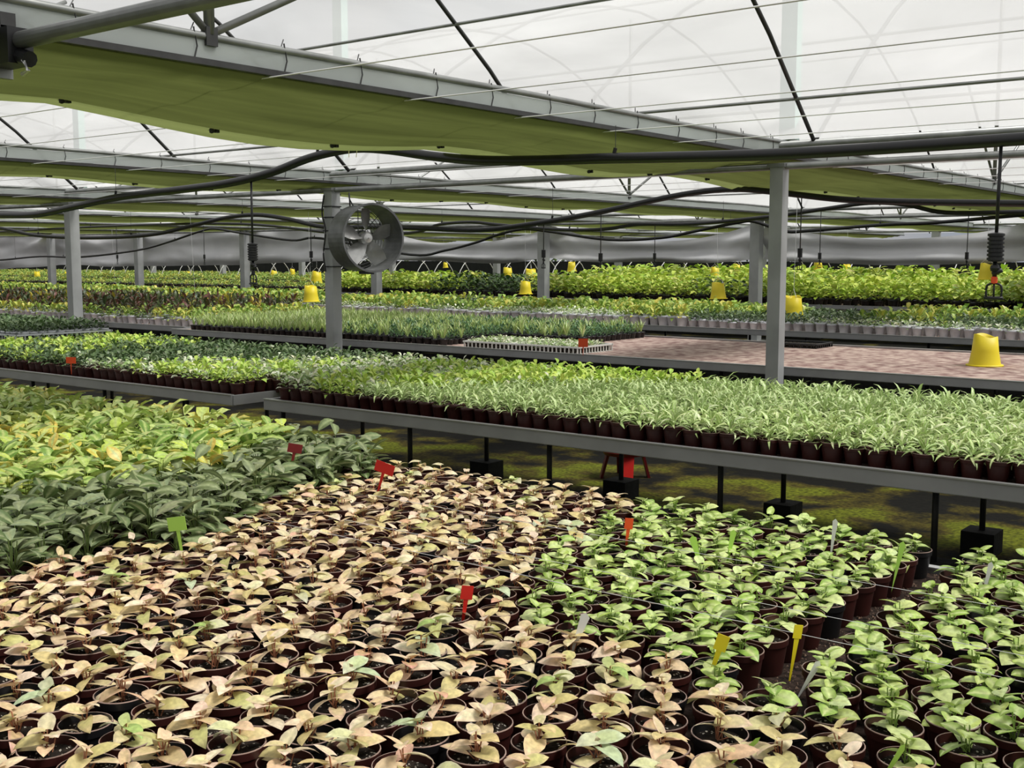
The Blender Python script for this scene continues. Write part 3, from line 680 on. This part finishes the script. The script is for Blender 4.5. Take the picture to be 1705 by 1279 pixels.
for nm, (xa, xb, ya, yb), kf, lab in (
    ('B6', (-62, -1, 27.1, 29.6), lambda x, y, u, v: 'tall' if (x > -19 and random.random() < .8) else 'mixed', 'on the distant bench behind the tall leafy plants'),
    ('B7', (-66, -5, 31.9, 34.3), lambda x, y, u, v: 'mixed' if random.random() < .8 else 'lime', 'on the distant bench under white hoops'),
    ('B8', (-76, -6, 36.3, 38.7), lambda x, y, u, v: 'mixed' if random.random() < .6 else 'lime', 'on the farthest bench before the curtain')):
    far_field(nm, xa, xb, ya, yb, .26, .28, kf, M['black'], .1, .12, 12, {'mixed': ('mixed_green_plant', 'mixed yellow-green plant'), 'lime': ('lime_bushy_plant', 'bright lime plant'), 'tall': ('tall_leafy_plant', 'tall yellow-green plant')}, lab, 1.1 if nm != 'B6' else 1.2, .05)
# hoops
def hoop(x, y0, y1, h, k, label, grp):
    pts = [(x+.06*math.cos(PI*t/12), (y0+y1)/2-(y1-y0)/2*math.cos(PI*t/12), BZ+h*math.sin(PI*t/12)) for t in range(13)]
    tag(MB().tube(pts, .014, M['white'], 5).build('bench_hoop', smooth=True), label, 'hoop', grp)
for k in range(46):
    if k % 5 in (0, 1, 2, 3): hoop(-6.5-1.05*k-(.2 if k % 2 else 0), 31.9, 34.3, 1.0, k, f'white plastic hoop arched over the distant bench, {ordinal(k+1)} along', 'white hoops over the distant bench')

# ------------------------------------------------------------------ hoses with hanging nozzles
HOSES = [
 (6.1, .033, [(-90, 356), (0, 358), (60, 357), (120, 345), (200, 328), (300, 316), (380, 305), (450, 288), (510, 265), (560, 252), (600, 247), (650, 250), (720, 260), (800, 267), (900, 267), (1000, 264), (1100, 262), (1290, 257), (1500, 245), (1705, 231), (1840, 222), (2300, 195), (3600, 120)], 'thick black irrigation pipe snaking above the second bench, thickest of the pipes'),
 (10.5, .030, [(-90, 370), (0, 380), (60, 392), (150, 396), (250, 391), (320, 376), (380, 362), (430, 358), (480, 365), (540, 378), (620, 378), (700, 380), (800, 383), (900, 371), (1000, 353), (1100, 331), (1170, 319), (1230, 315), (1300, 321), (1400, 332), (1500, 336), (1705, 339), (1800, 341), (2300, 345), (3000, 330)], 'black irrigation pipe humped behind the first post and passing the fan'),
 (15, .028, [(-60, 388), (0, 386), (200, 376), (400, 373), (560, 388), (683, 388), (731, 374), (785, 370), (826, 374), (908, 381), (962, 383), (1013, 381), (1064, 374), (1153, 373), (1282, 361), (1373, 348), (1447, 338), (1509, 341), (1575, 354), (1705, 353), (1760, 353), (2100, 356), (2500, 345)], 'black irrigation pipe above the grey-white pots'),
 (18.5, .028, [(-60, 434), (0, 433), (67, 427), (134, 428), (227, 417), (284, 402), (334, 385), (358, 381), (401, 388), (485, 400), (535, 397), (683, 424), (741, 417), (792, 404), (826, 392), (867, 382), (904, 384), (1013, 399), (1100, 396), (1153, 386), (1227, 371), (1256, 369), (1307, 385), (1350, 384), (1476, 374), (1553, 371), (1705, 358), (1760, 356), (2200, 368), (2500, 360)], 'black irrigation pipe dipping low behind the fan post'),
]
def hose_z(h, X):
    P = sorted([onY(u, v, h[0]) for u, v in h[2]]); return float(np.interp(X, [p[0] for p in P], [p[2] for p in P]))
for h in HOSES:
    pts = smooth_path([onY(u, v, h[0]) for u, v in h[2]])
    r = empty('irrigation_pipe', (0, h[0], 2.0)); tag(r, h[3], 'pipe')
    b = MB().tube([(p[0], 0, p[2]-2.0) for p in pts], h[1], M['hose'], 12); b.build('pipe_tube', r, smooth=True)
    # hooks that carry it from the wires
    P = sorted([(p[0], p[2]) for p in pts]); xs = np.arange(P[0][0]+.5, P[-1][0], 2.7)
    for X in xs:
        z = float(np.interp(X, [p[0] for p in P], [p[1] for p in P]))
        MB().tube([(X, 0, z-2+h[1]-.005), (X+.01, 0, z-2+h[1]+.03)], .012, M['black'], 6).tube([(X+.01, 0, z-2+h[1]+.02), (X+.01, 0, 2.47-2)], .0025, M['dark'], 4).build('hook', r)
def nozzle(X, h, zw, label, big=True, collar='orange'):
    """drop tube, ribbed weight and sprinkler head hanging from a pipe"""
    Y = h[0]; zt = hose_z(h, X)-h[1]+.005; r = empty('hanging_nozzle', (X, Y, zw)); fs = 1 if big else .62; r.scale = (fs, fs, fs); tag(r, label, 'nozzle', 'hanging nozzles')
    MB().tube([(0, 0, .05), (.003, 0, (zt-zw)/fs)], .009, M['black'], 8).build('drop_tube', r, smooth=True)
    prof = [(.008, .075), (.03, .072)]
    for k in range(7): z = .068-k*.02; prof += [(.041, z), (.041, z-.012), (.034, z-.014), (.034, z-.019)]
    prof += [(.034, -.07), (.008, -.074)]
    MB().lathe(prof, M['black'], 20 if big else 10).build('weight', r, smooth=False)
    b = MB().tube([(0, 0, -.07), (0, 0, -.15)], .011, M['black'], 8).lathe([(.004, -.125), (.02, -.12), (.024, -.105), (.02, -.09), (.004, -.085)], M['black'], 12).tube([(-.01, 0, -.135), (.035, 0, -.115)], .012, M['black'], 8)
    b.build('valve', r, smooth=True)
    b = MB().lathe([(.003, -.185), (.016, -.18), (.016, -.15), (.003, -.145)], M[collar] if big else M['black'], 10); b.build('collar', r, smooth=True)
    c = MB()
    for s in (-1, 1): c.tube(smooth_path([(0, 0, -.18), (.03*s, 0, -.19), (.038*s, 0, -.215), (.036*s, 0, -.255)], 4), .006, M['black'], 6)
    c.tube([(-.045, 0, -.257), (.045, 0, -.257)], .009, M['black'], 8).tube([(0, 0, -.18), (0, 0, -.255)], .005, M['black'], 6)
    c.build('sprinkler_head', r, smooth=True)
    return r
nozzle(-1.66, HOSES[0], 1.705, 'black hanging nozzle with ribbed weight above the large yellow bucket')
nozzle(-7.45, HOSES[0], 1.70, 'black hanging nozzle dropping in front of the post with the fan', True, 'black')
for u, n in ((1332, 'just beyond the first post'), (905, 'before the middle far post'), (518, 'just short of the fan post'), (1000, 'beside the curtain peak')):
    X = onY(u, 420, 10.5)[0]; nozzle(X, HOSES[1], 1.70 if u != 1000 else 1.66, f'small black hanging nozzle {n}', False)
for k, (u, n) in enumerate(((195, 'over the ruddy plants'), (340, 'over the far yellow plants'), (1610, 'near the ribbed weight'), (1365, 'behind the first post'), (1090, 'midway between posts'))):
    X = onY(u, 420, 15)[0]; nozzle(X, HOSES[2], 1.68, f'tiny dark hanging nozzle {n}', False)

# ------------------------------------------------------------------ fan
def fan():
    c = Vector((-8.93, 8.97, 1.87)); ax = Vector((.956, -.28, 0)).normalized(); R = .365
    r = empty('circulation_fan', c, math.atan2(ax.y, ax.x)); tag(r, 'round grey circulation fan mounted on the steel post', 'fan')
    A = (1, 0, 0)
    MB().lathe([(R*.97, -.36), (R*1.0, -.36), (R*1.0, -.02), (R*1.035, -.01), (R*1.035, .02), (R*.975, .02), (R*.965, -.0), (R*.96, -.36)], M['fan'], 48, axis=A).build('drum', r, smooth=False)
    bl = MB()
    for k in range(5):
        a0 = k*2*PI/5+.3; V = []
        for i in range(6):
            t = i/5; rr = .07+(R*.90-.07)*t; wd = .34+.22*math.sin(PI*min(1, t*.8+.2))
            for s in (-1, -.33, .33, 1): V.append((-.17+s*.055*(1.2-.5*t), rr*math.cos(a0+s*wd*.5*(1.15-.35*t)*1.5), rr*math.sin(a0+s*wd*.5*(1.15-.35*t)*1.5)))
        F = [(i*4+j, i*4+j+1, i*4+j+5, i*4+j+4) for i in range(5) for j in range(3)]
        b_ = MB().add(V, F, M['fanin']); b_.build('blade', r, smooth=True)
    MB().lathe([(.005, -.10), (.05, -.11), (.075, -.14), (.075, -.22), (.01, -.23)], M['fanin'], 20, axis=A).build('hub', r, smooth=True)
    MB().lathe([(.01, -.36), (.09, -.34), (.09, -.24), (.01, -.23)], M['fan'], 18, axis=A).build('motor', r, smooth=True)
    gb = MB()
    for k in range(9):
        rr = R*.95*(k+1)/9.5; gb.lathe([(rr-.003, -.335), (rr+.003, -.335), (rr+.003, -.341), (rr-.003, -.341), (rr-.003, -.335)], M['galv'], 32, axis=A)
    for k in range(8):
        a = k*PI/4; gb.tube([(-.338, 0, 0), (-.338, R*.96*math.cos(a), R*.96*math.sin(a))], .005, M['galv'], 5)
    gb.build('rear_grille', r)
    MB().box(-.62, -.3, -.03, .03, -.03, .03, M['dark']).box(-.3, -.02, -.02, .02, -R-.03, -R+.01, M['dark']).tube([(-.55, 0, -.03), (-.3, 0, -R*.9)], .012, M['dark'], 6).build('mounting_arm', r)
    MB().tube(smooth_path([(-.3, -.08, R*.98), (-.42, -.06, .44), (-.5, -.02, .5), (-.56, .02, .35)]), .008, M['black'], 6).build('power_cord', r)
fan()
cb = MB()
for k, z in enumerate((1.55, 1.75, 1.95, 2.1, 2.22)): cb.box(-9.675, -9.525, 8.925, 9.075, z, z+.012, M['black'])
tag(cb.tube(smooth_path([(-9.62, 8.90, 2.35), (-9.66, 8.905, 2.15), (-9.61, 8.905, 1.95), (-9.65, 8.905, 1.7), (-9.62, 8.905, 1.5)]), .01, M['black'], 6).build('power_cable'), 'black cable strapped to the post beside the fan', 'cable')

# ------------------------------------------------------------------ yellow trap buckets
def bucket(p, s, label, hang=True, tilt=0):
    r = empty('yellow_trap_bucket', p, U(0, 3)); r.scale = (s, s, s); r.rotation_euler[0] = tilt; tag(r, label, 'trap bucket', 'yellow trap buckets')
    V = []; n = 28
    for i, (rr, z) in enumerate(((.52, 0), (.50, .05), (.42, .5), (.37, 1.0))):
        for j in range(n):
            a = 2*PI*j/n; V.append((rr*math.cos(a), rr*math.sin(a), z+(.05*math.sin(a)+.03*math.sin(3*a) if i == 3 else 0)))
    F = [(i*n+j, i*n+(j+1) % n, (i+1)*n+(j+1) % n, (i+1)*n+j) for i in range(3) for j in range(n)]
    V2 = [(v[0]*.96, v[1]*.96, v[2]) for v in V]; F2 = [tuple(q+len(V) for q in f[::-1]) for f in F]; ed = [((3*n+j), (3*n+(j+1) % n), len(V)+3*n+(j+1) % n, len(V)+3*n+j) for j in range(n)]
    MB().add(V+V2, F+F2+ed, M['yellow']).build('bucket_wall', r, smooth=True)
    MB().lathe([(.50, 0), (.58, 0), (.59, .03), (.57, .05), (.50, .05)], M['yellow'], n).build('rim', r, smooth=True)
    if hang:
        top = 2.47-p[2]; c, q = math.cos(tilt), math.sin(tilt)
        MB().tube([(0, .38, 1.0), (0, 0, 1.35), (0, -.38, 1.0)], .012, M['wire'], 4).tube([(0, 0, 1.35), (0, 0, top/s)], .01, M['wire'], 4).build('hanging_wire', r)
    return r
bucket((-2.92, 10.55, BZ+.001), .27, 'large yellow bucket standing upside down on the bare pinkish bench', False)
for (u, v, Y, s, lab) in ((1320, 529, 14.9, .29, 'beside the first post above pale pots'), (327, 527, 12.4, .27, 'over the ruddy plants beyond the leaning post'), (518, 503, 13.6, .28, 'just short of the fan post'),
    (875, 490, 19.4, .27, 'lower of the cluster before the middle far post'), (846, 464, 25, .3, 'upper one of the cluster, by the tall plants'), (884, 470, 24, .34, 'next to the middle far post, behind another'), (192, 487, 19, .22, 'above the ruddy plants'),
    (62, 464, 27, .3, 'tilted, farthest along the curtain'), (112, 463, 28, .26, 'half behind the leaning post'), (527, 472, 24, .36, 'close above the one short of the fan post'), (742, 446, 36, .22, 'tiny, past the fan'),
    (952, 452, 33, .32, 'past the middle far post'), (1190, 462, 27, .26, 'above the tall plants before the first post'), (1196, 498, 20.5, .32, 'low among tall plants before the first post'), (1225, 456, 30, .27, 'small, short of the first post'),
    (1362, 450, 34, .3, 'small, just past the first post'), (1410, 456, 30, .25, 'small lime-tinted, past the first post'), (1642, 466, 21, .28, 'behind the ribbed weight'), (1250, 456, 34, .25, 'behind a far post'), (314, 463, 34, .3, 'far off above yellow plants'), (456, 463, 34, .33, 'far off by the hoops'), (487, 458, 36, .28, 'far off beside another by the hoops')):
    bucket(onY(u, v, Y), s, f'yellow trap bucket {lab}', True, U(-.08, .08))

# ------------------------------------------------------------------ plant tags
def plant_tag(u, v, z, mat, h, w, label, lean=.1, shape='T', rot=None):
    x, y, _ = onZ(u, v, z); r = empty('plant_tag', (x, y, BZ+.07), YAW+U(-.3, .3) if rot is None else rot); r.rotation_euler[1] = lean; tag(r, label, 'plant tag', 'plant tags')
    hh = z-BZ-.07
    t = .0008
    if shape == 'T':
        MB().add([(-w/2, -t, hh-h*.5), (w/2, -t, hh-h*.5), (w/2, -t, hh+h*.5), (-w/2, -t, hh+h*.5), (-w/2, t, hh-h*.5), (w/2, t, hh-h*.5), (w/2, t, hh+h*.5), (-w/2, t, hh+h*.5)], [(0, 1, 2, 3), (7, 6, 5, 4), (0, 4, 5, 1), (1, 5, 6, 2), (2, 6, 7, 3), (3, 7, 4, 0)], mat).build('tag_face', r)
        MB().add([(-.006, 0, hh-h*.4), (.006, 0, hh-h*.4), (.002, 0, -.03), (-.002, 0, -.03)], [(0, 1, 2, 3)], mat).build('tag_stem', r)
    else:
        MB().add([(-w/2, -t, hh+h*.35), (0, -t, hh+h*.5), (w/2, -t, hh+h*.3), (w*.35, -t, hh-h*.5), (.0, -t, -.03), (-w*.35, -t, hh-h*.5)], [(0, 5, 4, 3, 2, 1)], mat).build('tag_face', r)
    return r
plant_tag(770, 987, .845, M['red'], .034, .03, 'red tag among the pink and green arrowhead plants', .15)
plant_tag(1043, 872, .845, M['orange'], .034, .026, 'orange tag at the far edge where pink meets green', .1)
plant_tag(624, 776, .90, M['red'], .04, .075, 'wide red tag near the aisle edge of the pink plants', .3)
plant_tag(477, 746, .93, M['redd'], .035, .055, 'dark red tag among the dark leafy plants', .2)
plant_tag(305, 872, .90, M['lime'], .04, .055, 'lime green tag standing between dark and pink plants', -.15)
plant_tag(951, 1032, .85, M['white'], .04, .022, 'white tag among green arrowhead plants by the pink ones', .35, 'L')
plant_tag(1180, 1066, .86, M['yellow'], .035, .026, 'yellow tag by the dark gap in the pots', .3)
plant_tag(1320, 1052, .85, M['yellow'], .03, .02, 'small amber-yellow tag near the soil gap', .15)
plant_tag(1333, 1108, .83, M['white'], .04, .014, 'white tag leaning at the end of the soil gap', .5, 'L')
plant_tag(1384, 876, .87, M['white'], .045, .016, 'upright white tag at the far corner before the gap', .1, 'L')
plant_tag(1210, 893, .86, M['lime'], .04, .02, 'light green tag standing by the far edge of green plants', .2, 'L')
plant_tag(1170, 900, .86, M['lime'], .04, .022, 'light green broad tag beside a similar one', -.3, 'L')
plant_tag(1490, 915, .86, M['lime'], .05, .018, 'light green tag in the corner pot before the gap', .2, 'L')
plant_tag(1637, 948, .85, M['white'], .045, .014, 'white tag in the corner pot past the gap', .2, 'L')
plant_tag(1216, 1228, .82, M['lime'], .05, .008, 'slim pale green tag lying across a near pot', .75, 'L')
plant_tag(1470, 1252, .82, M['lime'], .05, .010, 'slim light green tag leaning in a near pot', .5, 'L')
plant_tag(118, 600, .85, M['orange'], .05, .09, 'orange-red tag on the lime plants across the aisle', 0)
plant_tag(971, 571, .86, M['orange'], .08, .09, 'orange tag on the white tray of seedlings', 0)

# wires stretched low over the near bench
for k, (u, v) in enumerate(((1345, 1020), (1240, 935), (1500, 1092))):
    y = onZ(u, v, .83)[1]; o = MB().tube([(3, y, .83), (-2.6-.2*k, y, .83)], .0007, M['wire'], 4).build('bench_wire'); tag(o, f'thin pale wire strung over the near pots, {ordinal(k+1)} of several', 'wire', 'thin wires over the near bench')

# ------------------------------------------------------------------ seedling trays on the third bench
def tray(cx, cy, lx, ly, mat, label, cells=True, plants=None, h=.075):
    r = empty('seedling_tray', (cx, cy, BZ)); tag(r, label, 'tray')
    b = MB(); b.box(-lx/2, lx/2, -ly/2, ly/2, 0, .006, mat).box(-lx/2-.012, lx/2+.012, -ly/2-.012, -ly/2+.008, h-.016, h, mat).box(-lx/2-.012, lx/2+.012, ly/2-.008, ly/2+.012, h-.016, h, mat).box(-lx/2-.012, -lx/2+.008, -ly/2, ly/2, h-.016, h, mat).box(lx/2-.008, lx/2+.012, -ly/2, ly/2, h-.016, h, mat)
    nx = int(lx/.05)
    for i in range(nx+1):
        x = -lx/2+lx*i/nx
        for y in (-ly/2, ly/2): b.box(x-.007, x+.007, y-.004, y+.004, 0, h-.01, mat)
    ny = int(ly/.05)
    for i in range(ny+1):
        y = -ly/2+ly*i/ny
        for x in (-lx/2, lx/2): b.box(x-.004, x+.004, y-.007, y+.007, 0, h-.01, mat)
    b.build('tray_frame', r)
    MB().box(-lx/2+.01, lx/2-.01, -ly/2+.01, ly/2-.01, .006, h-.02, M['soil']).build('soil', r)
    if plants:
        k = 0
        for i in range(int(lx/.075)):
            for j in range(int(ly/.075)):
                a, me = variants(plants, False, 14)[random.randrange(14)]
                o = link('seedling', me, None, (cx-lx/2+.05+i*.075, cy-ly/2+.045+j*.075, BZ-.02), U(0, 6.3), .8); tag(o, f'small pale seedling growing in the white trays behind the rail', 'seedling', 'seedlings in the white trays')
tray(-7.62, 9.62, .60, .62, M['white'], 'white slotted tray of seedlings next to the ferny plants', plants='pale')
tray(-6.86, 9.62, .82, .62, M['white'], 'white slotted tray of seedlings carrying the orange tag', plants='pale')
tray(-5.15, 11.65, .55, .42, M['black'], 'empty black tray lying on the bench behind the first post', h=.05)
tray(-12.65, 6.38, 3.75, 1.06, M['whitepot'], 'long grey-white tray carrying white-potted seedlings at the back across the aisle', h=.2)
# red stool under the second bench
r = empty('red_stool', (-4.58, 7.25, 0), .3); tag(r, 'red plastic stool on the ground under the second bench', 'stool')
MB().lathe([(.005, .20), (.15, .205), (.17, .215), (.175, .205), (.16, .18), (.005, .185)], M['redd'], 24).build('seat', r, smooth=True)
for k in range(4):
    a = k*PI/2+.4; c, s = math.cos(a), math.sin(a)
    MB().add([((.14*c-.05*s), (.14*s+.05*c), .19), ((.14*c+.05*s), (.14*s-.05*c), .19), ((.19*c+.035*s), (.19*s-.035*c), 0), ((.19*c-.035*s), (.19*s+.035*c), 0),
              ((.12*c-.05*s), (.12*s+.05*c), .19), ((.12*c+.05*s), (.12*s-.05*c), .19), ((.17*c+.035*s), (.17*s-.035*c), 0), ((.17*c-.035*s), (.17*s+.035*c), 0)],
             [(0, 1, 2, 3), (7, 6, 5, 4), (0, 3, 7, 4), (1, 5, 6, 2), (3, 2, 6, 7), (0, 4, 5, 1)], M['red'] if k == 3 else M['redd']).build('leg', r)
